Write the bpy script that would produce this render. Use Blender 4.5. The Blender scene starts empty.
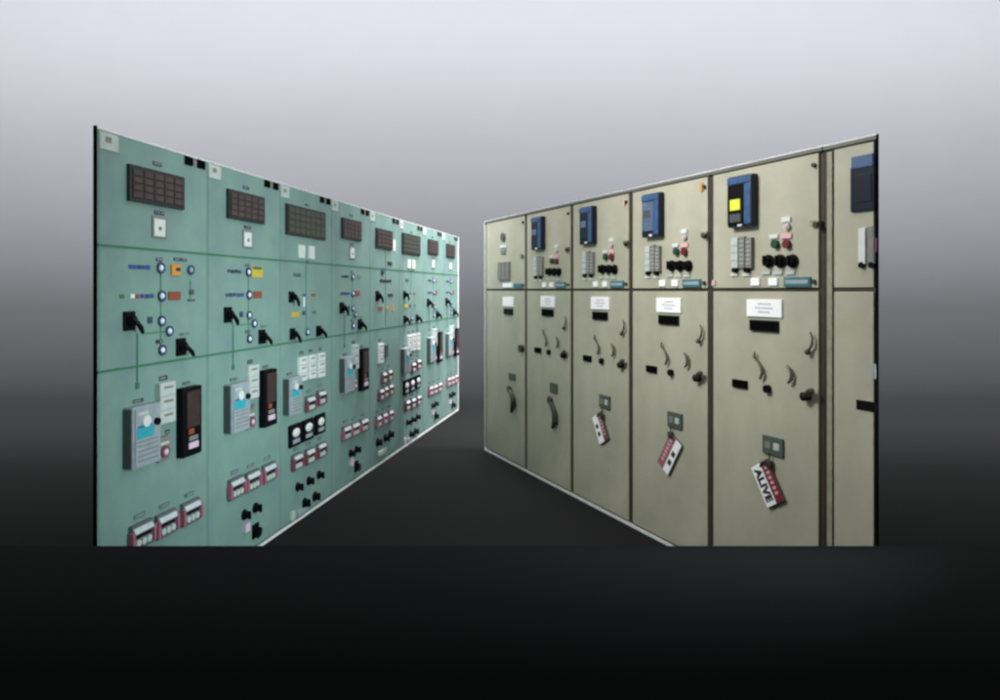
import bpy, bmesh, math, random
from mathutils import Vector, Matrix
random.seed(7)
sc = bpy.context.scene
C = sc.collection
F = 700.0            # focal length in photo pixels (photo 1000 px wide)
EYE = 1.6
HZ = 290.0           # horizon row

# ------------------------------------------------------------------ materials
def mat(name, col, rough=.5, metal=0., var=.0, scale=6., bump=0., spec=.5, emit=None, es=1., stain=None):
    m = bpy.data.materials.new(name); m.use_nodes = True
    nt = m.node_tree; b = nt.nodes['Principled BSDF']
    b.inputs['Base Color'].default_value = (*col, 1)
    b.inputs['Roughness'].default_value = rough
    b.inputs['Metallic'].default_value = metal
    b.inputs['Specular IOR Level'].default_value = spec
    if emit:
        b.inputs['Emission Color'].default_value = (*emit, 1); b.inputs['Emission Strength'].default_value = es
    tc = nt.nodes.new('ShaderNodeTexCoord')
    if var:
        n = nt.nodes.new('ShaderNodeTexNoise'); n.inputs['Scale'].default_value = scale; n.inputs['Detail'].default_value = 5
        n.inputs['Roughness'].default_value = .62
        mp = nt.nodes.new('ShaderNodeMapping')
        nt.links.new(tc.outputs['Object'], mp.inputs['Vector'])
        nt.links.new(mp.outputs['Vector'], n.inputs['Vector'])
        r = nt.nodes.new('ShaderNodeValToRGB')
        r.color_ramp.elements[0].position = .3; r.color_ramp.elements[1].position = .7
        lo = stain or tuple(c*(1-var) for c in col)
        r.color_ramp.elements[0].color = (*lo, 1)
        r.color_ramp.elements[1].color = (*[min(1, c*(1+var)) for c in col], 1)
        nt.links.new(n.outputs['Fac'], r.inputs['Fac'])
        nt.links.new(r.outputs['Color'], b.inputs['Base Color'])
        rr = nt.nodes.new('ShaderNodeMapRange'); rr.inputs[3].default_value = max(0, rough-.08); rr.inputs[4].default_value = min(1, rough+.1)
        nt.links.new(n.outputs['Fac'], rr.inputs[0]); nt.links.new(rr.outputs[0], b.inputs['Roughness'])
    if bump:
        n2 = nt.nodes.new('ShaderNodeTexNoise'); n2.inputs['Scale'].default_value = 260; n2.inputs['Detail'].default_value = 2
        nt.links.new(tc.outputs['Object'], n2.inputs['Vector'])
        bp = nt.nodes.new('ShaderNodeBump'); bp.inputs['Strength'].default_value = bump; bp.inputs['Distance'].default_value = .001
        n3 = nt.nodes.new('ShaderNodeTexNoise'); n3.inputs['Scale'].default_value = 2.3; n3.inputs['Detail'].default_value = 1
        nt.links.new(tc.outputs['Object'], n3.inputs['Vector'])
        b3 = nt.nodes.new('ShaderNodeBump'); b3.inputs['Strength'].default_value = 1.; b3.inputs['Distance'].default_value = .012   # slight buckling of the sheet
        nt.links.new(n3.outputs['Fac'], b3.inputs['Height']); nt.links.new(b3.outputs['Normal'], bp.inputs['Normal'])
        nt.links.new(n2.outputs['Fac'], bp.inputs['Height']); nt.links.new(bp.outputs['Normal'], b.inputs['Normal'])
    return m
M = dict(
    green=mat('green_paint', (.184,.304,.256), .42, var=.12, scale=3.6, bump=.25, stain=(.160,.256,.250)),
    greenline=mat('green_line_paint', (.035,.16,.085), .5),
    greendark=mat('dark_green_paint', (.06,.13,.10), .6),  # dark green of the enclosures and some label plates
    beige=mat('beige_paint', (.445,.425,.335), .38, var=.10, scale=2.6, bump=.25, stain=(.362,.358,.274)),
    olive=mat('olive_frame_paint', (.044,.034,.020), .6, var=.3, scale=14),
    beigepost=mat('beige_post_paint', (.30,.285,.205), .6, var=.2, scale=20),
    rail=mat('grey_rail_paint', (.13,.13,.11), .5, var=.15, scale=9),
    trim=mat('pale_metal_trim', (.86,.90,.87), .4, metal=.1, var=.1, scale=12),
    black=mat('black_plastic', (.003,.003,.004), .5, spec=.12),
    blackmat=mat('black_enamel', (.003,.003,.003), .8, spec=.02),
    cell=mat('dark_annunciator_cell', (.045,.026,.027), .35, var=.35, scale=30),
    celltext=mat('dim_engraving', (.10,.075,.07), .6),
    cellg=mat('dark_green_cell', (.035,.045,.032), .35, var=.3, scale=30),
    bezel=mat('annunciator_bezel', (.014,.02,.018), .45),
    white=mat('white_plastic', (.66,.69,.67), .5, var=.07, scale=30),
    paper=mat('white_card', (.95,.95,.97), .6, var=.02, scale=30),
    offw=mat('grey_white_plastic', (.48,.53,.50), .5, var=.1, scale=30),
    grey=mat('grey_plastic', (.30,.35,.39), .45, var=.12, scale=25),
    dgrey=mat('dark_grey_plastic', (.055,.07,.07), .5, var=.2, scale=20),
    mgrey=mat('mid_grey_plastic', (.20,.20,.19), .5, var=.15, scale=40),
    teal=mat('teal_label', (.03,.36,.44), .4, var=.12, scale=40),
    dteal=mat('dark_teal_plate', (.035,.16,.19), .4, var=.15, scale=30),
    blue=mat('blue_marking', (.03,.07,.30), .5),
    bluecase=mat('blue_relay_case', (.036,.09,.21), .4, var=.25, scale=18),
    navy=mat('navy_screen', (.009,.012,.026), .3, spec=.3),
    glass=mat('grey_blue_screen', (.10,.14,.22), .18, var=.3, scale=15),
    orange=mat('orange_block', (.62,.27,.05), .45),
    yellow=mat('yellow_block', (.55,.42,.05), .5),
    rust=mat('red_brown_block', (.26,.06,.03), .5),
    red=mat('red_plastic', (.19,.065,.085), .45, var=.2, scale=40),
    maroon=mat('maroon_strip', (.20,.025,.035), .5, var=.2, scale=40),
    pink=mat('pink_red_plastic', (.34,.12,.17), .45, var=.2, scale=40),
    pinkl=mat('pale_pink_label', (.72,.42,.44), .5),
    lilac=mat('lilac_label', (.66,.52,.66), .5),
    flap=mat('dull_white_flap', (.50,.56,.58), .5, var=.15, scale=30),
    tbody=mat('block_body', (.11,.12,.13), .5, var=.2, scale=30),
    lens=mat('clear_lamp_lens', (.72,.80,.88), .15),
    ring=mat('dark_blue_ring', (.035,.055,.13), .4),
    metal=mat('worn_metal', (.30,.29,.25), .38, metal=.7, var=.25, scale=40),
    dmetal=mat('dark_olive_metal', (.038,.037,.024), .5, metal=.1, var=.25, scale=40),
    lcd=mat('yellow_lit_display', (.55,.60,.05), .3, emit=(.85,.80,.06), es=.32),
    lever=mat('worn_grey_lever', (.13,.125,.09), .4, metal=.5, var=.25, scale=40),
    plate=mat('green_grey_plate', (.075,.095,.075), .5, var=.15, scale=40),
    ink=mat('dark_ink', (.02,.025,.03), .6),
    greyink=mat('grey_ink', (.40,.40,.46), .6),
    gbutton=mat('green_button', (.01,.06,.03), .4),
    rbutton=mat('red_button', (.14,.01,.018), .4),
)
BACK = .02
M['backdrop'] = mat('studio_backdrop_paint', (BACK*.97,BACK*.975,BACK*1.0), .95, spec=.0, var=.012, scale=1.2)
M['added_platform'] = mat('added_platform_black', (.0125,.0125,.013), 1., spec=.0)  # black of the added roll at the bottom of the view

# ------------------------------------------------------------------ mesh helpers (local frame: x along the row, z up, -y out of the front; p = distance out)
class MB:
    def __init__(s): s.bm = bmesh.new()
    def box(s, x0, x1, z0, z1, p0, p1, bev=0., rot=None):
        r = bmesh.ops.create_cube(s.bm, size=1.)
        vs = r['verts']
        cx, cz, cp = (x0+x1)/2, (z0+z1)/2, (p0+p1)/2
        for v in vs:
            v.co = Vector((v.co.x*abs(x1-x0), v.co.y*abs(p1-p0), v.co.z*abs(z1-z0)))
            if rot: v.co = rot @ v.co
            v.co += Vector((cx, -cp, cz))
        if bev:
            es = list({e for v in vs for e in v.link_edges})
            bmesh.ops.bevel(s.bm, geom=es, offset=bev, segments=2, affect='EDGES', profile=.6)
        return s
    def cyl(s, x, z, r, p0, p1, seg=20, r2=None, bev=0.):
        rr = bmesh.ops.create_cone(s.bm, cap_ends=True, segments=seg, radius1=r, radius2=(r if r2 is None else r2), depth=abs(p1-p0))
        R = Matrix.Rotation(math.pi/2, 3, 'X')     # +z -> -y
        for v in rr['verts']: v.co = R @ v.co + Vector((x, -(p0+p1)/2, z))
        return s
    def ball(s, x, z, p, rx, rz, rp):
        rr = bmesh.ops.create_uvsphere(s.bm, u_segments=16, v_segments=10, radius=1.)
        for v in rr['verts']: v.co = Vector((v.co.x*rx + x, v.co.y*rp - p, v.co.z*rz + z))
        return s
    def ring(s, x, z, R, r, p, seg=24):
        vs = []
        for i in range(seg):
            a = 2*math.pi*i/seg
            vs.append([s.bm.verts.new((x+(R+r*math.cos(b))*math.cos(a), -p-r*1.3*math.sin(b), z+(R+r*math.cos(b))*math.sin(a))) for b in [k*math.pi/4 for k in range(8)]])
        for i in range(seg):
            for k in range(8):
                s.bm.faces.new((vs[i][k], vs[i][(k+1) % 8], vs[(i+1) % seg][(k+1) % 8], vs[(i+1) % seg][k]))
        return s
    def prism(s, pts, p0, p1):
        a = [s.bm.verts.new((x, -p0, z)) for x, z in pts]; b = [s.bm.verts.new((x, -p1, z)) for x, z in pts]
        n = len(pts); s.bm.faces.new(a); s.bm.faces.new(b[::-1])
        for i in range(n): s.bm.faces.new((a[i], b[i], b[(i+1) % n], a[(i+1) % n]))
        return s
    def tube(s, pts, rad, seg=8):
        # pts: (x, z, p); rad: float or list
        P = [Vector((x, -p, z)) for x, z, p in pts]
        rad = rad if isinstance(rad, (list, tuple)) else [rad]*len(P)
        rings = []
        for i, c in enumerate(P):
            d = (P[min(i+1, len(P)-1)] - P[max(i-1, 0)]).normalized()
            u = d.cross(Vector((0,1,0)));
            if u.length < 1e-4: u = d.cross(Vector((1,0,0)))
            u.normalize(); w = d.cross(u).normalized()
            rings.append([s.bm.verts.new(c + rad[i]*(math.cos(2*math.pi*k/seg)*u + math.sin(2*math.pi*k/seg)*w)) for k in range(seg)])
        for i in range(len(P)-1):
            for k in range(seg):
                s.bm.faces.new((rings[i][k], rings[i][(k+1) % seg], rings[i+1][(k+1) % seg], rings[i+1][k]))
        s.bm.faces.new(rings[0][::-1]); s.bm.faces.new(rings[-1])
        return s
    def done(s, name, m, parent=None, label=None, smooth=False):
        bmesh.ops.recalc_face_normals(s.bm, faces=s.bm.faces)
        me = bpy.data.meshes.new(name); s.bm.to_mesh(me); s.bm.free()
        if smooth:
            me.polygons.foreach_set('use_smooth', [True]*len(me.polygons))
            me.set_sharp_from_angle(angle=math.radians(40))
        me.materials.append(M[m] if isinstance(m, str) else m)
        o = bpy.data.objects.new(name, me); C.objects.link(o)
        if parent: o.parent = parent
        if label: o['label'] = label
        return o
def B(name, m, parent, x0, x1, z0, z1, p0, p1, bev=0., label=None):
    return MB().box(x0, x1, z0, z1, p0, p1, bev).done(name, m, parent, label)
def root(name, label, cat, loc, rz, group=None):
    o = bpy.data.objects.new(name, None); C.objects.link(o); o.empty_display_size = .2
    o.location = loc; o.rotation_euler = (0, 0, rz); o['label'] = label; o['category'] = cat
    if group: o['group'] = group
    return o
def copy_tree(o, parent=None):
    c = o.copy(); C.objects.link(c); c.parent = parent
    for ch in [q for q in o.children]: copy_tree(ch, c)
    return c

# ------------------------------------------------------------------ the two rows: plan geometry
class Row:
    def __init__(s, O, d, starts):
        s.O = Vector(O); s.d = Vector(d).normalized(); s.n = Vector((s.d.y, -s.d.x))   # outward
        s.starts = starts; s.rz = math.atan2(s.d.y, s.d.x)
    def hit(s, x, y, p=0.):
        """where the front (p metres proud) shows the photograph's point: (distance along the row, height)"""
        r = Vector(((x-500)/F, 1.)); t = (s.O + p*s.n).dot(s.n) / r.dot(s.n)
        P = r*t
        return (P - s.O).dot(s.d), EYE + (HZ-y)/F*t
    def loc(s, k):
        q = s.O + s.d*s.starts[k]; return (q.x, q.y, 0.)
WL = .48475*1.6196*1.0176
LEFT = Row((-1.7426, 3.027), (.1886, 1.), [WL*i for i in range(9)])
RIGHT = Row((-.1399, 6.993), (.46, -1.), [0, .905, 1.696, 2.476, 3.258, 4.030, 4.311])
HL, HR = 2.305, 2.286

class Px:
    """measures on one cabinet of the photograph, given back in that cabinet's own metres"""
    def __init__(s, row, k): s.row, s.k = row, k
    def pt(s, x, y, p=0.):
        a, z = s.row.hit(x, y, p); return a - s.row.starts[s.k], z
    def r(s, x0, x1, yt, yb, p=0.):
        xc = (x0+x1)/2
        a0, _ = s.pt(x0, 290, p); a1, _ = s.pt(x1, 290, p)
        ac, zt = s.pt(xc, yt, p); _, zb = s.pt(xc, yb, p)
        return a0, a1, zb, zt

# ------------------------------------------------------------------ fittings of the green cabinets
def label_plate(par, x, z, w=.05, h=.014, m='ink', name='label_plate', p=.004):
    o = B(name, m, par, x-w/2, x+w/2, z-h/2, z+h/2, -.001, p, .001)
    mb = MB(); n = max(2, int(w/.009))
    for i in range(n):
        if random.random() < .8:
            xx = x-w/2+.004+(w-.008)*i/n
            mb.box(xx, xx+.004, z-h*.22, z+h*.25, p-.0005, p+.0006)
    mb.done('lettering', 'greyink', o)
    return o
def annunciator(par, r, cols, rows, p=.018, cell='cell'):
    x0, x1, z0, z1 = r
    o = MB().box(x0, x1, z0, z1, -.002, p, .004).done('annunciator', 'bezel', par)
    b = .016
    w, h = (x1-x0-2*b)/cols, (z1-z0-2*b)/rows
    mb = MB(); tx = MB()
    for i in range(cols):
        for j in range(rows):
            a, c = x0+b+i*w, z0+b+j*h
            mb.box(a+.0025, a+w-.0025, c+.0025, c+h-.0025, p-.001, p+.004, .001)
            for q in range(2):
                ww = w*random.uniform(.35, .7); zz = c+h*(.36+.28*q)
                tx.box(a+w/2-ww/2, a+w/2+ww/2, zz-.002, zz+.002, p+.0035, p+.0045)
    c = mb.done('window_cells', cell, o); tx.done('lettering', 'celltext', o)
    return o
def ring_lamp(par, x, z, R=.019, lens='lens'):
    o = MB().cyl(x, z, R*.92, -.001, .008, 24).ring(x, z, R, .0052, .007).done('indicator_lamp', 'ring', par, smooth=True)
    MB().ball(x, z, .008, R*.66, R*.66, .008).done('lens', lens, o, smooth=True)
    return o
def blk(par, x, z, w, h, m, name='nameplate', p=.006):
    return B(name, m, par, x-w/2, x+w/2, z-h/2, z+h/2, -.001, p, .0012)
def rotary(par, x, z, s=.062, name='rotary_switch', ang=-52, ln=.07):
    """black square escutcheon with a pistol lever"""
    o = MB().box(x-s/2, x+s/2, z-s*.62, z+s*.62, -.001, .012, .004).cyl(x, z, s*.36, .011, .032, 20).done(name, 'black', par)
    a = math.radians(ang); dx, dz = math.cos(a), math.sin(a)
    mb = MB().tube([(x-dx*.018, z-dz*.018, .034), (x+dx*.012, z+dz*.012, .044), (x+dx*ln*.6, z+dz*ln*.6, .047), (x+dx*ln, z+dz*ln, .043)], [.011, .011, .012, .008])
    mb.done('lever', 'black', o, smooth=True)
    return o
def marks(par, x0, x1, z, mats, h=.016):
    """a row of small printed marks / flags on the mimic panel"""
    n = len(mats); w = (x1-x0)/n
    for i, m in enumerate(mats):
        if m is None: continue
        a = x0+w*i
        MB().box(a+w*.12, a+w*.88, z-h*random.uniform(.35, .5), z+h*random.uniform(.35, .5), -.001, .004, .0008).done('mimic_marker', m, par)
def protection_relay(par, r, p=.05, full=True):
    x0, x1, z0, z1 = r
    h = z1-z0
    o = MB().box(x0, x1, z0, z1, -.002, p, .006).done('protection_relay', 'grey', par)
    B('side_cover', 'dgrey', o, x0-.004, x0+.002, z0+.008, z1-.008, 0, p-.006, .002)
    xc = (x0+x1)/2; w = x1-x0
    MB().box(x0+w*.06, x0+w*.94, z0+h*.03, z0+h*.97, p-.001, p+.006, .004).done('front_cover', 'grey', o, smooth=False)
    MB().cyl(x0+w*.42, z0+h*.75, w*.14, p+.005, p+.013, 18).done('dial', 'white', o)
    B('blue_label', 'teal', o, x0+w*.10, x0+w*.70, z0+h*.48, z0+h*.66, p+.004, p+.008)
    B('blue_band', 'blue', o, x0+w*.12, x0+w*.62, z0+h*.665, z0+h*.69, p+.004, p+.008)
    MB().cyl(x0+w*.78, z0+h*.70, w*.09, p+.005, p+.02, 14).done('reset_knob', 'black', o)
    mb = MB()
    for t in (.12, .2, .28, .36, .43): mb.box(x0+w*.14, x0+w*.86, z0+h*t-.003, z0+h*t+.003, p+.004, p+.0075)
    mb.done('terminal_strip', 'mgrey', o)
    B('scale_plate', 'offw', o, x0+w*.14, x0+w*.5, z0+h*.86, z0+h*.91, p+.004, p+.008)
    if full: label_plate(par, xc, z1+.018, .07, .016)
    return o
def counter_unit(par, r, p=.03, bars=3, m='offw'):
    x0, x1, z0, z1 = r; h = z1-z0; w = x1-x0
    o = MB().box(x0, x1, z0, z1, -.002, p, .004).done('counter_unit', m, par)
    mb = MB()
    for i in range(bars):
        zz = z0+h*(i+.62)/bars
        mb.box(x0+w*.25, x0+w*.8, zz-h*.03, zz+h*.03, p-.001, p+.002)
    mb.done('readout', 'mgrey', o)
    g = MB()
    for i in range(1, bars): g.box(x0+w*.04, x0+w*.96, z0+h*i/bars-.0025, z0+h*i/bars+.0025, p-.001, p+.0015)
    g.done('divider', 'grey', o)
    return o
def flag_relay(par, r, p=.045):
    """tall black-framed case with a brown window"""
    x0, x1, z0, z1 = r; h = z1-z0; w = x1-x0
    o = MB().box(x0, x1, z0, z1, -.002, p, .006).done('flag_relay', 'black', par)
    B('window', 'cell', o, x0+w*.2, x1-w*.12, z0+h*.42, z0+h*.94, p-.001, p+.003, .001)
    B('coil_block', 'rust', o, x0+w*.28, x1-w*.45, z0+h*.32, z0+h*.40, p-.001, p+.004, .001)
    B('rating_plate', 'mgrey', o, x0+w*.3, x1-w*.25, z0+h*.225, z0+h*.29, p-.001, p+.004, .001)
    B('lilac_label', 'lilac', o, x0+w*.28, x1-w*.22, z0+h*.11, z0+h*.20, p-.001, p+.005, .001)
    label_plate(par, (x0+x1)/2, z1+.018, .06, .014)
    return o
def small_meter(par, x, z, s=.055):
    o = MB().box(x-s*.6, x+s*.6, z-s*.85, z+s*.85, -.001, .022, .004).done('reset_unit', 'mgrey', par)
    MB().cyl(x, z-.012, s*.42, .02, .034, 20).done('dial', 'red', o)
    MB().ball(x, z-.014, .034, s*.22, s*.22, .006).done('button', 'lilac', o)
    B('scale_plate', 'offw', o, x-s*.4, x+s*.45, z+s*.3, z+s*.5, .021, .025)
    return o
def test_block(par, x, z, w=.115, h=.10, m='red'):
    o = MB().box(x-w/2, x+w/2, z-h*.5, z+h*.42, -.002, .022, .004).done('test_terminal_block', 'tbody', par)
    rot = Matrix.Rotation(math.radians(-28), 3, 'X')
    MB().box(x-w*.44, x+w*.44, z+h*.10, z+h*.34, .018, .028, .002, rot).done('cover_flap', 'flap', o)
    for sgn in (-1, 1):
        B('side_clip', m, o, x+sgn*w*.5-.009, x+sgn*w*.5+.009, z-h*.42, z+h*.2, .004, .034, .003)
    mb = MB()
    for i in range(3): mb.cyl(x-w*.25+i*w*.25, z-h*.24, h*.125, .02, .03, 12)
    mb.done('terminal_studs', 'offw', o)
    B('slot', 'black', o, x-w*.38, x+w*.38, z-h*.06, z+h*.04, .0215, .025)
    label_plate(par, x, z+h*.66, w*.5, .02, 'greendark')
    return o
def knob(par, x, z, r=.025, name='selector_knob'):
    o = MB().cyl(x, z, r*1.05, -.001, .008, 20).cyl(x, z, r*.8, .007, .034, 20, r*.65).done(name, 'black', par, smooth=True)
    MB().box(x-r*.22, x+r*.22, z-r*.8, z+r*.8, .03, .046, .003).done('grip', 'black', o)
    return o
def dome_button(par, r, p=.02):
    x0, x1, z0, z1 = r; xc, zc = (x0+x1)/2, (z0+z1)/2; w, h = x1-x0, z1-z0
    o = MB().box(x0, x1, z0, z1, -.001, p, .01).done('push_lamp', 'black', par)
    MB().ball(xc, zc+h*.12, p, w*.3, h*.2, .012).done('lens', 'white', o, smooth=True)
    B('rating_plate', 'grey', o, xc-w*.28, xc+w*.28, zc-h*.34, zc-h*.16, p-.001, p+.003)
    return o

def green_shell(par, k, first=False, last=False):
    g = .0022
    D = .34
    # enclosure behind the sheet (plan outline), set back from the free ends
    a0, a1 = (.0, WL)
    pts = [(a0+g, .0), (a1-g, .0), (a1-g, D), (a0+g, D)]
    if first: pts = [(a0+.02, .0), (a1-g, .0), (a1-g, D), (a0+D*1.3, D)]
    if last: pts = [(a0+g, .0), (a1-.02, .0), (a1-.02, D), (a0+g, D)]
    mb = MB()
    lo = [mb.bm.verts.new((x, y+.014, .03)) for x, y in pts]; hi = [mb.bm.verts.new((x, y+.014, HL-.01)) for x, y in pts]
    mb.bm.faces.new(lo[::-1]); mb.bm.faces.new(hi)
    for i in range(4): mb.bm.faces.new((lo[i], lo[(i+1) % 4], hi[(i+1) % 4], hi[i]))
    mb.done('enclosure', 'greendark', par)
    for nm, z0, z1 in (('lower_panel', .028, 1.241), ('mimic_panel', 1.246, 1.793), ('upper_panel', 1.798, HL-.008)):
        B(nm, 'green', par, g, WL-g, z0, z1, -.014, 0, .0025)
    for z, nm in ((1.2435, 'bus_line'), (1.7955, 'bus_line')):
        B(nm, 'greenline', par, g, WL-g, z-.0055, z+.0055, -.012, .003)
    B('top_edge', 'trim', par, 0.001, WL-.001, HL-.0065, HL-.001, -.014, .002)
    B('bottom_edge', 'trim', par, 0.001, WL-.001, .0, .016, -.014, .004)
    B('side_fold', 'green', par, .012, .020, .06, 2.26, -.001, .0025, .001)
    if first: B('end_post', 'blackmat', par, -.007, -.0005, 0, HL+.006, -.014, .002, .001)
    if last: B('end_edge', 'trim', par, WL+.001, WL+.026, 0, HL-.001, -.014, .003, .002)

GL = 'green control cabinets in the left row'
GLAB = {
 0: 'green control cabinet beside the black end post, nearest of its row',
 1: 'green control cabinet with a yellow flag above its mimic, second from the black end post',
 2: 'third green control cabinet from the black end post, with three large round white push lamps',
 3: 'green control cabinet standing fourth from the black end post',
 4: 'green control cabinet with two orange flags and white card holder beside its screen',
 5: 'green control cabinet with a wide screen, third from the far end of its row',
 6: 'green control cabinet second from the far end of its row',
 7: 'green control cabinet farthest away in its row, at the pale vertical edge',
}
def green(k):
    return root('control_cabinet', GLAB[k], 'control cabinet', LEFT.loc(k), LEFT.rz, GL)

def top_fittings(par, ref, tag=True):
    # card at the top left, black bracket pair near the right corner
    o = B('number_card', 'offw', par, .012, .125, HL-.088, HL-.012, -.001, .004, .001)
    MB().box(.045, .082, HL-.055, HL-.03, .0035, .0048).done('lettering', 'mgrey', o)
    B('lifting_bracket', 'blackmat', par, .60, .665, HL-.055, HL-.0085, -.001, .007, .003)
    B('lifting_bracket', 'blackmat', par, .705, .775, HL-.055, HL-.0085, -.001, .007, .003)
    B('bracket_plate', 'mgrey', par, .672, .698, HL-.045, HL-.0085, -.001, .006, .001)

def type_a(k, variant):
    par = green(k); green_shell(par, k, first=(k == 0), last=(k == 7))
    P = Px(LEFT, 0); Q = Px(LEFT, 1)
    top_fittings(par, P)
    annunciator(par, P.r(130, 185, 170.3, 205.3, .018), 5, 4)
    x, z = P.pt(157, 164); label_plate(par, x, z, .062, .018)
    x, z = P.pt(159, 213); label_plate(par, x, z, .07, .018)
    f = B('switch_plate', 'mgrey', par, *P.r(152.5, 167.5, 216.5, 238.5, .006), -.001, .006, .002)
    r = P.r(154.5, 165.5, 219, 236.5, .012); B('switch_rocker', 'white', f, *r, .005, .012, .002)
    MB().cyl((r[0]+r[1])/2, (r[2]+r[3])/2-.004, .010, .011, .016, 14).done('button', 'mgrey', f)
    # mimic
    xl = P.pt(160.5, 290)[0]
    B('mimic_line', 'greenline', par, xl-.003, xl+.003, 1.30, 1.76, -.001, .002)
    x, z = P.pt(160, 268); ring_lamp(par, x, z, .023)
    label_plate(par, *P.pt(159, 259.5), .045, .016)
    x0 = P.pt(128, 267)[0]; x1 = P.pt(150, 267)[0]; zz = P.pt(140, 267)[1]
    marks(par, x0, x1, zz, ['blue', 'blue', 'ring', 'blue', 'blue'] if variant == 0 else ['ring', 'ink', 'ink', 'ring'], .022)
    if variant == 0:
        r = P.r(172, 181, 264.5, 275.5, .01); B('orange_flag', 'orange', par, *r, -.001, .01, .002)
        MB().box((r[0]+r[1])/2-.004, r[1]-.006, (r[2]+r[3])/2-.005, (r[2]+r[3])/2+.012, .009, .0115).done('flag_symbol', 'ink', par)
        x, z = P.pt(190, 270); ring_lamp(par, x, z, .022, 'grey')
        label_plate(par, *P.pt(180, 259.5), .10, .016)
        B('mimic_line', 'greenline', par, x-.003, x+.003, 1.56, 1.65, -.001, .002)
        blk(par, *P.pt(191, 292), .035, .026, 'dgrey', 'mimic_marker')
        blk(par, *P.pt(191, 300), .055, .010, 'dgrey', 'mimic_marker')
    elif variant == 1:
        B('yellow_flag', 'yellow', par, *Q.r(252, 263, 266, 277.5, .006), -.001, .006, .002)
        B('flag_symbol', 'greenline', par, *Q.r(253, 262, 266.5, 269.5, .008), .004, .008, .001)
    else:
        blk(par, *P.pt(178, 268), .07, .028, 'mgrey', 'mimic_marker')
    x, z = P.pt(161, 296); ring_lamp(par, x, z, .023)
    x0 = P.pt(119, 296)[0]; x1 = P.pt(154, 296)[0]; zz = P.pt(140, 296)[1]
    marks(par, x0, x1, zz, ['greenline', None, 'trim', 'rust', 'blue', 'ring', 'blue'] if variant == 0 else [None, 'ring', 'ring', 'dgrey', 'blue', 'blue'], .024)
    r = P.r(169, 181, 291.5, 300, .006); B('red_brown_flag', 'rust', par, *r, -.001, .006, .0015)
    x, z = P.pt(161, 321); ring_lamp(par, x, z, .022)
    blk(par, *P.pt(149.5, 320), .032, .032, 'ring', 'mimic_marker')
    x, z = P.pt(168.5, 331); ring_lamp(par, x, z, .022)
    x, z = P.pt(161.5, 350); ring_lamp(par, x, z, .022)
    label_plate(par, *P.pt(159, 341.5), .05, .018)
    zz = P.pt(150, 333)[1]; B('mimic_line', 'greenline', par, P.pt(141, 333)[0], P.pt(165, 333)[0], zz-.003, zz+.003, -.001, .002)
    rotary(par, *P.pt(132, 321, .02), .072)
    rotary(par, *P.pt(183.5, 347, .02), .072, ang=-42)
    label_plate(par, *P.pt(184, 334), .075, .012, 'greendark')
    # lower panel
    xl = P.pt(137, 360)[0]
    B('mimic_line', 'greenline', par, xl-.004, xl+.004, P.pt(137, 388)[1], P.pt(137, 333)[1], -.001, .0035)
    blk(par, *P.pt(137, 386), .022, .03, 'greenline', 'mimic_marker')
    a0, a1, z0, z1 = P.r(133, 161, 405, 466, .05); a0 = P.pt(123, 300, .0)[0]
    protection_relay(par, (a0, a1, z0, z1))
    a0, a1, z0, z1 = P.r(160, 176, 382, 423, .03)
    counter_unit(par, (a0+.004, a1, z0, z1), .03, 3)
    label_plate(par, *P.pt(163, 378), .06, .022)
    a0, a1, z0, z1 = P.r(181, 202, 387, 456, .04)
    flag_relay(par, (P.pt(176, 300, 0)[0], a1, z0, z1), .04)
    small_meter(par, *P.pt(164, 449, .02), .07)
    label_plate(par, *P.pt(167, 432), .03, .02)
    for x, y in ((143, 535), (167.5, 524), (192, 512)):
        a, z = P.pt(x, y, .02); test_block(par, a, z+.005, .145, .13, 'pink')
    # knobs (read off the second cabinet)
    for x, y in ((247, 515), (258, 508)): knob(par, *Q.pt(x, y, .02), .03)
    a, z = Q.pt(256, 532, .02); rotary(par, a+.02, z, .07, 'control_switch', -150, .05)
    a, z = Q.pt(250, 528, .02); blk(par, a-.02, z+.01, .05, .05, 'lilac', 'switch_plate', .02)
    return par

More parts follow.
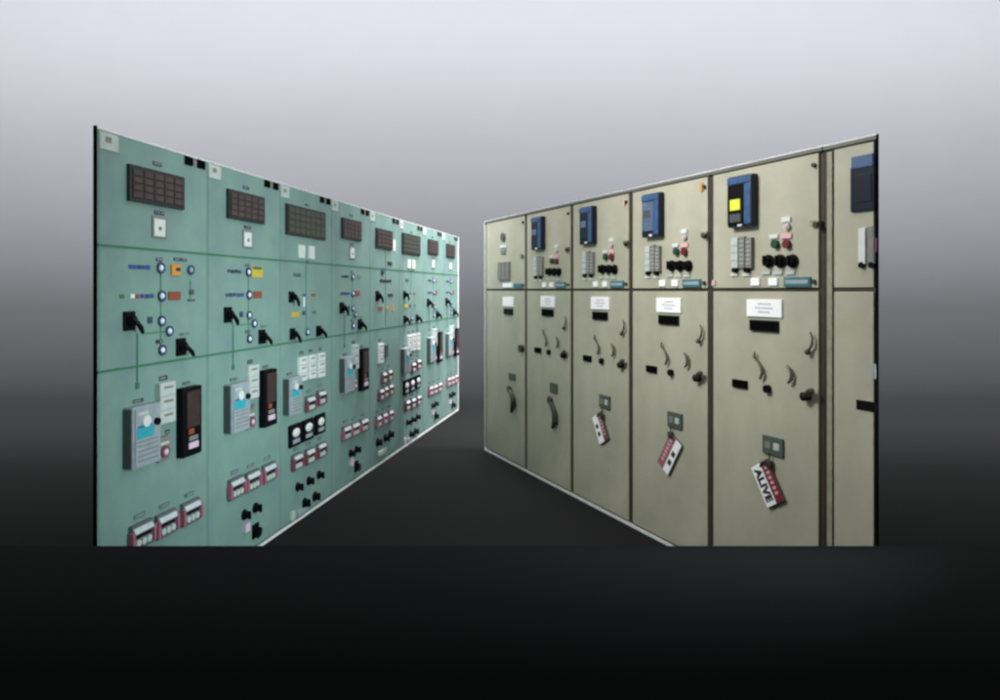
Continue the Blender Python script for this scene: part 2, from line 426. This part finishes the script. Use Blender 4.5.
def type_b(k):
    par = green(k); green_shell(par, k)
    P = Px(LEFT, 2)
    top_fittings(par, P)
    annunciator(par, P.r(287.5, 326, 208, 237.5, .018), 7, 4, cell='cellg')
    label_plate(par, *P.pt(307, 205), .06, .012)
    for x0, x1, yt, yb in ((299.5, 305.5, 245, 258), (309.5, 315, 246, 259)):
        o = B('switch_rocker', 'white', par, *P.r(x0, x1, yt, yb, .012), -.001, .012, .003)
    xl = P.pt(306, 300)[0]
    B('mimic_line', 'greenline', par, xl-.003, xl+.003, 1.27, 1.78, -.001, .002)
    label_plate(par, *P.pt(297, 275), .10, .022)
    label_plate(par, *P.pt(307, 262), .03, .022)
    rotary(par, *P.pt(293.5, 297, .02), .062, ang=-60)
    a, z = P.pt(303, 295); marks(par, a-.01, a+.045, z, ['blue', 'ring'], .02)
    a, z = P.pt(313, 295); blk(par, a, z, .05, .018, 'rust', 'red_brown_flag')
    a, z = P.pt(295, 314.5); o = blk(par, a, z, .11, .034, 'yellow', 'yellow_flag')
    MB().box(a-.05, a+.05, z-.006, z+.002, .0055, .008).done('flag_symbol', 'orange', o)
    a, z = P.pt(303.5, 313); blk(par, a, z, .035, .028, 'ring', 'mimic_marker')
    a, z = P.pt(304, 302); blk(par, a, z, .02, .07, 'lens', 'mimic_marker', .003)
    a, z = P.pt(314, 312); label_plate(par, a, z, .055, .018)
    ring_lamp(par, *P.pt(307, 332), .022)
    rotary(par, *P.pt(294.5, 334, .02), .064, ang=-55)
    rotary(par, *P.pt(320.5, 331, .02), .064, ang=-42)
    # lower
    a0 = P.pt(283, 300, 0)[0]; _, a1, z0, z1 = P.r(288, 302, 377, 415, .05)
    protection_relay(par, (a0, a1, z0, z1))
    for x0, x1, yt, yb in ((300, 307.5, 357, 381), (309.5, 316.5, 355, 378.5), (319, 325.5, 353, 377)):
        r = P.r(x0, x1, yt, yb, .02); counter_unit(par, r, .02, 3, 'white')
        label_plate(par, (r[0]+r[1])/2, r[3]+.03, .05, .018)
    for x, y in ((311, 403), (322, 397)):
        a, z = P.pt(x, y, .02); test_block(par, a, z, .12, .125)
    for x0, x1, yt, yb in ((290.5, 302, 424, 446.5), (303.5, 314.5, 419, 440.5), (316.5, 326, 414, 434)):
        dome_button(par, P.r(x0, x1, yt, yb, .02))
    for x, y in ((298, 461), (310.5, 455.5), (322, 449.5)):
        a, z = P.pt(x, y, .02); test_block(par, a, z, .125, .125)
    for x, y in ((300, 487), (311, 481), (321, 475)): knob(par, *P.pt(x, y, .02), .03)
    for x, y in ((307, 503), (317, 496.5)): knob(par, *P.pt(x, y, .02), .034)
    a, z = P.pt(292, 518, .01); blk(par, a+.02, z+.01, .05, .06, 'offw', 'terminal_cover', .012)
    a, z = P.pt(303, 511, .01); blk(par, a, z, .14, .035, 'grey', 'terminal_cover', .012)
    return par

def type_c(k):
    par = green(k); green_shell(par, k)
    P = Px(LEFT, 4)
    top_fittings(par, P)
    annunciator(par, P.r(377, 393, 229.5, 249, .018), 4, 4, cell='cell')
    B('card_holder', 'trim', par, *P.r(393.5, 395.5, 240, 251, .006), -.001, .006, .001)
    xl = P.pt(385.3, 300)[0]
    B('mimic_line', 'greenline', par, xl-.004, xl+.004, 1.26, 1.98, -.001, .003)
    blk(par, *P.pt(389.5, 263.5), .12, .035, 'ink', 'nameplate')
    ring_lamp(par, *P.pt(382, 271.5), .03, 'ring')
    a, z = P.pt(385.5, 281); marks(par, a-.16, a+.16, z, ['ink']*7, .03)
    rotary(par, *P.pt(379, 296, .02), .075, ang=-60)
    blk(par, *P.pt(390, 295), .13, .024, 'ink', 'nameplate')
    a, z = P.pt(380, 308.5); blk(par, a, z, .10, .034, 'rust', 'red_brown_flag')
    a, z = P.pt(387, 308); blk(par, a, z, .05, .03, 'orange', 'orange_flag')
    a, z = P.pt(392.5, 308); blk(par, a, z, .04, .05, 'orange', 'orange_flag')
    r = P.r(379.5, 384, 343.5, 363, .02); counter_unit(par, r, .02, 3, 'white')
    label_plate(par, (r[0]+r[1])/2, r[3]+.03, .06, .02)
    r = P.r(385.5, 388.5, 345, 357, .02); B('time_switch', 'dgrey', par, *r, -.001, .02, .003)
    for x, y in ((384.5, 377), (390, 374.5), (381.5, 394), (386, 391.5), (391, 389), (379, 421), (385, 418), (391, 415)):
        a, z = P.pt(x, y, .02); test_block(par, a, z, .10, .125, 'pink' if y > 400 else 'red')
    for x, y in ((379.5, 442.5), (387, 438), (391.5, 434.5)): knob(par, *P.pt(x, y, .02), .037)
    a, z = P.pt(383, 452, .01); blk(par, a, z, .2, .04, 'offw', 'terminal_cover', .012)
    return par

cab_a0 = type_a(0, 0)
cab_a1 = type_a(1, 1)
cab_b = type_b(2)
cab_a3 = type_a(3, 2)
type_c(4)
def again(src, k, last=False):
    o = copy_tree(src); o.location = LEFT.loc(k); o['label'] = GLAB[k]
    return o
again(cab_b, 5)
again(cab_a3, 6)
type_a(7, 2)

# ------------------------------------------------------------------ beige switchgear cabinets
def curl(par, pts, r=.008, name='lever_handle', m='lever'):
    return MB().tube(pts, r).done(name, m, par, smooth=True)
def beige_shell(par, k):
    W = RIGHT.starts[k+1]-RIGHT.starts[k]
    D = .2
    g0 = .024; g1 = .024; dp = .012 if k < 5 else .008; fb = -.02 if k < 5 else -.003
    pts = [(.003, .0), (W-.003, .0), (W-.003, D), (.003, D)]
    if k == 4: pts = [(.003, .0), (W-.003, .0), (W-.03, D), (.003, D)]
    if k == 5: pts = [(.003, .0), (W-.03, .0), (.02, D)]
    mb = MB()
    lo = [mb.bm.verts.new((x, y+(.02 if k < 5 else .003), .0)) for x, y in pts]; hi = [mb.bm.verts.new((x, y+(.02 if k < 5 else .003), HR-.01)) for x, y in pts]
    mb.bm.faces.new(lo[::-1]); mb.bm.faces.new(hi); n = len(pts)
    for i in range(n): mb.bm.faces.new((lo[i], lo[(i+1) % n], hi[(i+1) % n], hi[i]))
    mb.done('enclosure', 'beigepost', par)
    B('frame', 'olive', par, .0015, W-.0015, .02, HR-.012, fb, 0)
    if k == 0: g0 = .042
    if k == 5: g0 = .060; g1 = .016
    B('upper_door', 'beige', par, g0, W-g1, 1.611, 2.256, -.001, dp, .003)
    B('lower_door', 'beige', par, g0, W-g1, .030, 1.592, -.001, dp, .003)
    B('top_rail', 'rail', par, .0015, W-.0015, 2.262, 2.279, -.001, dp+.004, .002)
    B('top_edge', 'trim', par, .0015, W-.0015, 2.2815, 2.286, fb, dp+.002)
    B('bottom_edge', 'trim', par, .0015, W-.0015, .0, .015, fb, dp+.004)
    if k == 5:
        B('post', 'beigepost', par, .024, .052, .02, 2.25, -.001, .012, .002)
        B('end_post', 'blackmat', par, W-.006, W+.001, 0, HR, -.004, .009, .001)
    if k == 0: B('end_edge', 'trim', par, -.012, 0, 0, HR, -.02, .012, .002)
    if W > .5:
        for z in (2.20, 1.64):
            MB().cyl(W-.045, z, .011, .011, .026, 14).done('bolt', 'dmetal', par)
    return W

BG = 'beige switchgear cabinets in the right row'
BLAB = {
 0: 'far end beige switchgear cabinet, the only one without a blue relay',
 1: 'beige switchgear cabinet with a blue relay and a dark padlock handle instead of a tag',
 2: 'beige switchgear cabinet with the smallest hanging tag, third from the far end',
 3: 'beige switchgear cabinet carrying the pink and white tag that leans left',
 4: 'beige switchgear cabinet whose relay shows a lit yellow display',
 5: 'narrow cut off beige switchgear cabinet beside the dark right edge',
}
P4 = Px(RIGHT, 4)
def relay_unit(par, mode):
    a0, a1, z0, z1 = P4.r(727, 752, 175, 227, .055)
    a1b = P4.pt(760, 200, .0)[0]
    a0, a1 = a0, max(a1, a1b)
    w, h = a1-a0, z1-z0
    o = MB().box(a0, a1, z0, z1, .010, .055, .012).done('numeric_relay', 'navy', par)
    B('case_frame', 'bluecase', o, a0+.006, a1-.006, z1-h*.17, z1-.008, .05, .062, .005)
    B('case_frame', 'bluecase', o, a1-w*.30, a1-.008, z0+.012, z1-h*.175, .05, .061, .005)
    if mode == 'lit':
        B('front_panel', 'black', o, a0+w*.04, a1-w*.32, z0+h*.05, z1-h*.19, .05, .060, .003)
        B('display', 'lcd', o, a0+w*.16, a0+w*.56, z0+h*.33, z0+h*.54, .059, .063, .001)
        B('keypad', 'dgrey', o, a0+w*.14, a0+w*.58, z0+h*.10, z0+h*.26, .059, .062, .001)
    else:
        B('front_panel', 'glass' if mode == 'grey' else 'navy', o, a0+w*.08, a1-w*.32, z0+h*.14, z1-h*.19, .05, .060, .003)
        B('display', 'dgrey' if mode == 'grey' else 'glass', o, a0+w*.16, a0+w*.56, z0+h*.45, z0+h*.62, .059, .062, .001)
    B('rating_plate', 'white', o, a0+w*.45, a0+w*.62, z0+.004, z0+.018, .0545, .0585)
    return o
def terminal_pair(par):
    a0, a1, z0, z1 = P4.r(730.5, 737.5, 238, 268, .035)
    o = B('terminal_module', 'offw', par, a0, a1, z0, z1, .011, .035, .003)
    mb = MB()
    for t in (.25, .5, .75): mb.box(a0+.005, a1-.005, z0+(z1-z0)*t-.003, z0+(z1-z0)*t+.003, .034, .037)
    mb.done('terminal_gap', 'grey', o)
    for i, (x0, x1) in enumerate(((738.5, 744), (745, 751))):
        a0, a1, z0, z1 = P4.r(x0, x1, 236.5+i, 268, .034)
        o = B('terminal_module', 'mgrey', par, a0, a1, z0, z1, .011, .034, .003)
        mb = MB()
        for t in range(1, 7): mb.box(a0+.004, a1-.004, z0+(z1-z0)*t/7-.002, z0+(z1-z0)*t/7+.002, .033, .036)
        mb.done('terminal_gap', 'offw', o)
    for x in (734, 746):
        MB().cyl(*P4.pt(x, 270, .03), .015, .011, .034, 16).done('fixing_knob', 'black', par, smooth=True)
        B('label_plate', 'white', par, *P4.r(x-3.5, x+3.5, 273.5, 276, .02), .011, .020)
def upper_kit(par, k):
    mode = {1: 'blue', 2: 'blue', 3: 'grey', 4: 'lit'}[k]
    relay_unit(par, mode)
    terminal_pair(par)
    B('label_plate', 'white', par, *P4.r(781, 790, 217, 222, .021), .011, .021, .001)
    o = MB().cyl(*P4.pt(785.5, 226.5, .03), .019, .011, .028, 18).done('push_button', 'offw', par)
    MB().cyl(*P4.pt(785.5, 226.5, .03), .012, .027, .033, 16).done('button_cap', 'pinkl', o)
    B('label_plate', 'white', par, *P4.r(769, 777.5, 234.5, 238.5, .021), .011, .021, .001)
    B('label_plate', 'pinkl', par, *P4.r(780.5, 791, 233.5, 238.5, .021), .011, .021, .001)
    MB().cyl(*P4.pt(773.5, 244, .035), .021, .011, .035, 18).done('push_button', 'gbutton', par)
    MB().cyl(*P4.pt(785, 244, .035), .021, .011, .035, 18).done('push_button', 'rbutton', par)
    for x in (766, 778, 790):
        a, z = P4.pt(x, 261, .035)
        o = MB().cyl(a, z, .034, .011, .024, 20).cyl(a, z, .026, .023, .044, 20, .02).done('selector_switch', 'black', par, smooth=True)
        MB().box(a-.006, a+.006, z-.024, z+.028, .042, .056, .002).done('grip', 'black', o)
        B('label_plate', 'offw', par, *P4.r(x-5, x+4, 271.5, 274.5, .02), .011, .020)
    # quarter-turn latch
    a, z = P4.pt(815, 224, .02)
    o = MB().box(a-.02, a+.028, z-.012, z+.02, .011, .03, .003).done('latch', 'metal', par)
    MB().cyl(a+.02, z-.004, .013, .029, .045, 14).done('latch_key', 'dmetal', o)
    for x0, x1 in ((750.5, 759), (768, 777)):
        B('white_label', 'paper', par, *P4.r(x0, x1, 278, 285.5, .021), .011, .021, .001)
    r = P4.r(783.5, 810, 277, 286.5, .022)
    o = B('maker_plate', 'dteal', par, *r, .011, .022, .0015)
    MB().box(r[0]+.012, r[1]-.012, r[2]+.014, r[3]-.014, .021, .0235).done('plate_band', 'grey', o)
def white_sign(par):
    r = P4.r(746.5, 781.5, 299.5, 317, .022)
    o = B('circuit_label', 'paper', par, *r, .011, .022, .0015)
    w, h = r[1]-r[0], r[3]-r[2]
    mb = MB()
    for j, (a, b) in enumerate(((.34, .70), (.26, .76), (.34, .68))):
        x = a
        while x < b:
            d = random.uniform(.03, .07); mb.box(r[0]+w*x, r[0]+w*(x+d*.7), r[3]-h*(.26+.23*j)-.004, r[3]-h*(.26+.23*j)+.004, .0215, .0228); x += d
    mb.done('lettering', 'greyink', o)
    r = P4.r(749.5, 777.5, 320.3, 331.5, .024)
    o = B('inspection_window', 'black', par, *r, .011, .026, .003)
    B('glass_pane', 'blackmat', o, r[0]+.01, r[1]-.01, r[2]+.01, r[3]-.01, .0255, .0275)
def lower_kit(par, near=True):
    def q(x, y, p=.03): a, z = P4.pt(x, y, p); return (a, z, p)
    # curved levers
    curl(par, [q(754.5, 352), q(754, 357), q(758, 362), q(761, 367), q(762.5, 373), q(760, 379)], [.004, .008, .005, .007, .009, .007])
    curl(par, [q(787, 366), q(789.5, 369), q(791.5, 374), q(791, 380), q(788, 383)], [.007, .008, .009, .009, .007])
    curl(par, [q(810, 332), q(812.5, 338), q(812, 345), q(808, 351)], [.004, .005, .007, .006])
    MB().ball(*P4.pt(807.5, 352, .03), .03, .014, .014, .014).done('knob', 'dmetal', par, smooth=True)
    r = P4.r(732, 746.5, 380, 388, .022); 
    o = B('operating_slot', 'blackmat', par, *r, .011, .024, .002)
    a, z = P4.pt(766, 389, .03)
    MB().cyl(a, z, .021, .011, .034, 18).done('operating_socket', 'black', par, smooth=True)
    a, z = P4.pt(804.5, 396.5, .035)
    o = MB().cyl(a, z, .022, .011, .045, 18).done('door_lock', 'black', par, smooth=True)
    MB().tube([(a, z, .035), q(810, 392, .045)], [.014, .018]).ball(*P4.pt(811, 391.5, .045), .045, .018, .018, .014).done('turn_handle', 'dmetal', o, smooth=True)
def lock_plate(par):
    r = P4.r(762.5, 783, 437, 455.5, .022)
    o = B('interlock_plate', 'plate', par, *r, .011, .024, .003)
    w, h = r[1]-r[0], r[3]-r[2]
    for t in (.14, .56):
        B('plate_opening', 'mgrey' if t < .3 else 'offw', o, r[0]+w*t, r[0]+w*(t+.28), r[2]+h*.32, r[2]+h*.70, .0235, .0265, .001)
    return r

def beige(k): return root('switchgear_cabinet', BLAB[k], 'switchgear cabinet', RIGHT.loc(k), RIGHT.rz, BG)
for k in range(6):
    par = beige(k); W = beige_shell(par, k)
    if 1 <= k <= 4:
        upper_kit(par, k); white_sign(par); lower_kit(par)
        if k > 1: lock_plate(par)
    P = Px(RIGHT, k)
    if k in (3, 2):
        a, z = P4.pt(806, 155); B('caution_sticker', 'orange' if k == 3 else 'pinkl', par, W-.078, W-.058, 2.175, 2.225, .011, .020)
    if k == 4:
        B('pale_sticker', 'pinkl', par, .02, .045, 1.625, 1.655, .011, .020)
    if k == 0:
        a, z = P.pt(502, 237, .03); MB().cyl(a, z, .04, .011, .03, 18).done('indicator', 'plate', par)
        a, z = P.pt(502, 251, .03); B('label_plate', 'mgrey', par, a-.05, a+.05, z-.025, z+.008, .011, .024, .002)
        B('label_plate', 'white', par, *P.r(499, 505, 245, 248, .03), .011, .024, .001)
        r = P.r(497.5, 509, 262, 280, .03)
        for i in range(3):
            w = (r[1]-r[0])/3
            B('terminal_module', 'mgrey', par, r[0]+w*i+.006, r[0]+w*(i+1)-.006, r[2], r[3], .011, .034, .003)
        B('white_label', 'paper', par, *P.r(502.5, 511.5, 283, 287.3, .022), .011, .022)
        B('maker_plate', 'dteal', par, *P.r(513.5, 522, 283.5, 288, .022), .011, .022)
        MB().cyl(*P.pt(521, 256, .03), .022, .011, .03).done('latch', 'metal', par)
        B('circuit_label', 'paper', par, *P.r(502.5, 513, 297, 306.5, .022), .011, .022, .0015)
        B('inspection_window', 'black', par, *P.r(503.5, 512, 308.8, 314.5, .024), .011, .026, .003)
        a, z = P.pt(520.5, 348.5, .035); MB().cyl(a, z, .034, .011, .045, 18).done('door_lock', 'dmetal', par, smooth=True)
    if k in (0, 1):   # dark plate and curved padlock handle
        dx, dy = (0, 0) if k == 0 else (41.5, 12)
        r = P.r(508.5+dx, 514.5+dx, 373.5+dy, 380+dy, .024) if k == 0 else P.r(549.5, 556.5, 383, 393, .024)
        o = B('interlock_plate', 'plate', par, *r, .011, .024, .003)
        pts = ((508.5, 389), (511, 393), (513, 399), (513, 405), (511, 412)) if k == 0 else ((549, 400), (552, 406), (554.5, 414), (555, 421), (552.5, 428))
        L = [(*P.pt(x, y, .035), .035) for x, y in pts]
        o = MB().ball(L[0][0], L[0][1], .03, .035, .035, .018).tube(L, [.014, .018, .024, .026, .012]).done('padlock_handle', 'dmetal', par, smooth=True)
    if k == 5:
        r = P.r(850, 875, 165, 211, .022)
        x1 = min(W-.003, P.pt(876.5, 200, .022)[0])
        o = MB().box(r[0], x1, r[2], r[3], .006, .022, .006).done('numeric_relay', 'navy', par)
        B('case_frame', 'bluecase', o, r[0]+.008, x1-.004, r[3]-.012, r[3]+.045, .006, .026, .004)
        B('front_panel', 'navy', o, r[0]+.03, x1-.012, r[2]+.04, r[3]-.04, .021, .025, .002)
        r = P.r(858, 865, 228, 264, .02)
        B('terminal_module', 'white', par, *r, .006, .02, .003)
        r = P.r(867, 873.5, 226, 264, .02); B('terminal_module', 'mgrey', par, *r, .006, .02, .003)
        for x in (861, 871): MB().cyl(*P.pt(x, 265, .02), .014, .006, .022, 16).done('fixing_knob', 'black', par)
        B('red_tab', 'red', par, *P.r(873.7, 876, 238, 252, .015), .006, .015, .002)
        B('operating_slot', 'black', par, *P.r(856, 875.8, 401, 411, .012), .006, .012, .002)
        B('cable_tag', 'grey', par, *P.r(872, 875.5, 364, 379, .012), .006, .012, .002)

# ------------------------------------------------------------------ tags hanging from the interlock plates
def tag(k, cx, cy, ang, L, Wd, hook, label, text=None, redw=.42, flip=1):
    """two-colour plastic tag; ang = direction of its long axis in the door's plane, degrees from horizontal"""
    P = Px(RIGHT, k)
    pz = .03
    a, z = P.pt(cx, cy, pz)
    q = RIGHT.O + RIGHT.d*(RIGHT.starts[k]+a) + RIGHT.n*.0
    o = root('hanging_tag', label, 'tag', (q.x, q.y, z), RIGHT.rz, 'tags hanging on the right row')
    R = Matrix.Rotation(-math.radians(ang), 3, 'Y')
    def rb(u0, u1, v0, v1, p0, p1, name, m, bev=0.):
        mb = MB(); mb.box(u0, u1, v0, v1, 0, p1-p0, bev)
        for v in mb.bm.verts:
            c = R @ Vector((v.co.x, 0, v.co.z)); v.co = Vector((c.x, v.co.y-p0, c.z))
        return mb.done(name, m, o)
    h = L/2; w = Wd/2
    rb(-h, h, -w, w, .019, .0275, 'backing_board', 'dgrey', .003)
    s = flip
    lo, hi = (w-Wd*redw, w-.002) if s > 0 else (-w+.002, -w+Wd*redw)
    rb(-h*.98, h*.98, lo, hi, .0265, .031, 'red_strip', {4: 'maroon', 3: 'pink', 2: 'red'}[k], .001)
    lo2, hi2 = (-w+.002, w-Wd*redw-.004) if s > 0 else (-w+Wd*redw+.004, w-.002)
    rb(-h*.97, h*.97, lo2, hi2, .0265, .031, 'white_strip', 'paper', .001)
    mb = MB(); n = 6
    for i in range(n):
        u = -h*.72+i*h*1.44/n; mb.box(u, u+h*.13, (lo+hi)/2-.011, (lo+hi)/2+.011, 0, .0015)
    for v in mb.bm.verts:
        c = R @ Vector((v.co.x, 0, v.co.z)); v.co = Vector((c.x, v.co.y-.0305, c.z))
    mb.done('red_strip_lettering', 'pinkl', o)
    if text:
        cu = bpy.data.curves.new('lettering', 'FONT'); cu.body = text; cu.size = (hi2-lo2)*.90; cu.align_x = 'CENTER'; cu.align_y = 'CENTER'
        cu.extrude = .0006; cu.offset = .0034; cu.materials.append(M['ink']); cu.space_character = 1.08
        tmp = bpy.data.objects.new('tmp', cu); C.objects.link(tmp)
        me = bpy.data.meshes.new_from_object(tmp.evaluated_get(bpy.context.evaluated_depsgraph_get())); C.objects.unlink(tmp); bpy.data.objects.remove(tmp)
        me.name = 'lettering'; t = bpy.data.objects.new('lettering', me); C.objects.link(t); t.parent = o
        c = R @ Vector((0, 0, (lo2+hi2)/2)); t.location = (c.x, -.0320, c.z)
        t.rotation_euler = (Matrix.Rotation(-math.radians(ang), 3, 'Y') @ Matrix.Rotation(math.pi/2, 3, 'X')).to_euler()
    if not text:
        mb = MB(); 
        for u in (-.35, .18): mb.box(h*u, h*(u+.28), (lo2+hi2)/2-Wd*.13, (lo2+hi2)/2+Wd*.12, 0, .0015, .002)
        for v in mb.bm.verts:
            c = R @ Vector((v.co.x, 0, v.co.z)); v.co = Vector((c.x, v.co.y-.0305, c.z))
        mb.done('dark_marks', 'ink', o)
    # wire loop up to the plate
    hx, hz = P.pt(*hook, pz)
    e = R @ Vector((-h*.9 if flip > 0 or True else h*.9, 0, 0))
    hxl, hzl = hx-a, hz-z
    MB().tube([(hxl, hzl+.03, .030), (hxl+.008, hzl, .034), (e.x*.75+hxl*.25, e.z*.75+hzl*.25, .034), (e.x*.9, e.z*.9, .032)], .0042, 6).done('wire_loop', 'dmetal', o, smooth=True)
    MB().box(hxl-.022, hxl+.022, hzl-.045, hzl-.005, .022, .040, .008).done('padlock', 'dmetal', o)
    return o
tag(4, 767, 483.5, -58, .222, .132, (769, 459), 'red and white tag with bold black letters hanging on the cabinet with the yellow display', 'ALIVE')
tag(3, 669, 454, 58+180, .25, .125, (670.5, 431), 'pink and white hanging tag that leans left, below a dark plate', None, flip=-1, redw=.5)
tag(2, 600, 428, -60, .21, .13, (602, 413), 'smallest red and white tag, hanging on the third cabinet from the far end', None)

# ------------------------------------------------------------------ studio: swept backdrop, floor, added black roll
def struct(o): o['kind'] = 'structure'; return o
def world_box(name, m, x0, x1, y0, y1, z0, z1, bev=0.):
    mb = MB(); mb.box(x0, x1, z0, z1, -y1, -y0, bev); return struct(mb.done(name, m))
D_WALL, R_SW, WB, HB = 14.4, 5.0, 36., 13.
prof = [(2.86, 0.)] + [(D_WALL-R_SW, 0.)]
for i in range(1, 25):
    a = math.pi/2*i/24; prof.append((D_WALL-R_SW+R_SW*math.sin(a), R_SW-R_SW*math.cos(a)))
prof += [(D_WALL, HB)]
back = bmesh.new()
A = [back.verts.new((-WB/2, y, z)) for y, z in prof]; Bv = [back.verts.new((WB/2, y, z)) for y, z in prof]
for i in range(len(prof)-1): back.faces.new((A[i], Bv[i], Bv[i+1], A[i+1]))
me = bpy.data.meshes.new('backdrop'); back.to_mesh(me); back.free()
me.polygons.foreach_set('use_smooth', [True]*len(me.polygons)); me.materials.append(M['backdrop'])
bo = bpy.data.objects.new('backdrop', me); C.objects.link(bo); struct(bo)
# added black roll: hides the cabinet feet, rounded so its light falls off to black
YE = 2.80
t0 = math.atan(256.0/F)                      # slope of the tangent at its highest visible edge
RR = .40
cy, cz = YE - RR*math.sin(t0), EYE - 256.0/F*YE - RR*math.cos(t0)
pp = [(2.85, -.01)]
for i in range(0, 41):
    a = math.radians(60) - math.radians(148)*i/40
    y, z = cy+RR*math.sin(a), cz+RR*math.cos(a)
    if y < 2.85 : pp.append((y, z))
pp.append((pp[-1][0], -.01))
mb = MB(); A = [mb.bm.verts.new((-17, y, z)) for y, z in pp]; Bv = [mb.bm.verts.new((17, y, z)) for y, z in pp]
mb.bm.faces.new(A); mb.bm.faces.new(Bv[::-1])
for i in range(len(pp)): mb.bm.faces.new((A[i], Bv[i], Bv[(i+1) % len(pp)], A[(i+1) % len(pp)]))
po = struct(mb.done('added_platform', 'added_platform', smooth=True))

# ------------------------------------------------------------------ light
def area(name, loc, target, sx, sy, power, col=(1,1,1), spread=180):
    l = bpy.data.lights.new(name, 'AREA'); l.shape = 'RECTANGLE'; l.size = sx; l.size_y = sy; l.energy = power; l.color = col
    l.spread = math.radians(spread)
    o = bpy.data.objects.new(name, l); C.objects.link(o); o.location = loc
    o.rotation_euler = (Vector(target)-Vector(loc)).to_track_quat('-Z', 'Y').to_euler()
    return o
for yl, zl, ang, k, col in ((10., 7.59, 0, 35., (.955,.965,1.04)), (7., 4.95, -30, 5.2, (.99,.99,1.)), (6., 5.24, 60, 81., (.955,.965,1.04)), (3., 7.49, 24, 21., (.98,.985,1.)), (3.5, 3.5, -85, .52, (.98,1.,.99))):
    an = math.radians(ang)
    area('added_wash_lamp', (0, yl, zl), (0, yl+math.cos(an), zl+math.sin(an)), 32, .15, k*math.pi**2/BACK*32/30, col)  # unseen lamps added to shape the backdrop's fade; the last fills the near floor
area('added_aisle_fill', (-.2, 7.6, 5.4), (-.25, 7.9, 0), .8, 1.6, 62, (1,.99,.96), 75)  # unseen lamp added to brighten the floor between the rows
area('added_right_row_fill', (-1.5, 3.3, 3.7), (1.3, 4.2, 1.7), 1.2, .6, 23, (1,.985,.95), 80)  # unseen fill added for the beige fronts
area('added_left_row_fill', (2.3, 1.9, 1.3), (-1.4, 4.4, 1.05), .5, .5, 20, (.80,.97,1.), 58)  # out-of-view bluish fill, added to lift the lower green fronts
w = bpy.data.worlds.new('World'); sc.world = w; w.use_nodes = True
w.node_tree.nodes['Background'].inputs[0].default_value = (.95,1.0,.99,1)
w.node_tree.nodes['Background'].inputs[1].default_value = .21

# ------------------------------------------------------------------ camera
cam = bpy.data.cameras.new('camera'); co = bpy.data.objects.new('camera', cam); C.objects.link(co)
co.location = (0, 0, EYE); co.rotation_euler = (math.pi/2, 0, 0)
cam.sensor_width = 36; cam.lens = 36*F/1000; cam.sensor_fit = 'HORIZONTAL'
cam.shift_y = -(350-HZ)/1000; cam.clip_end = 200
sc.camera = co
sc.view_settings.view_transform = 'Standard'; sc.view_settings.look = 'None'
sc.view_settings.exposure = 0; sc.view_settings.gamma = 1
sc.cycles.filter_width = 2.5
sc.cycles.max_bounces = 5
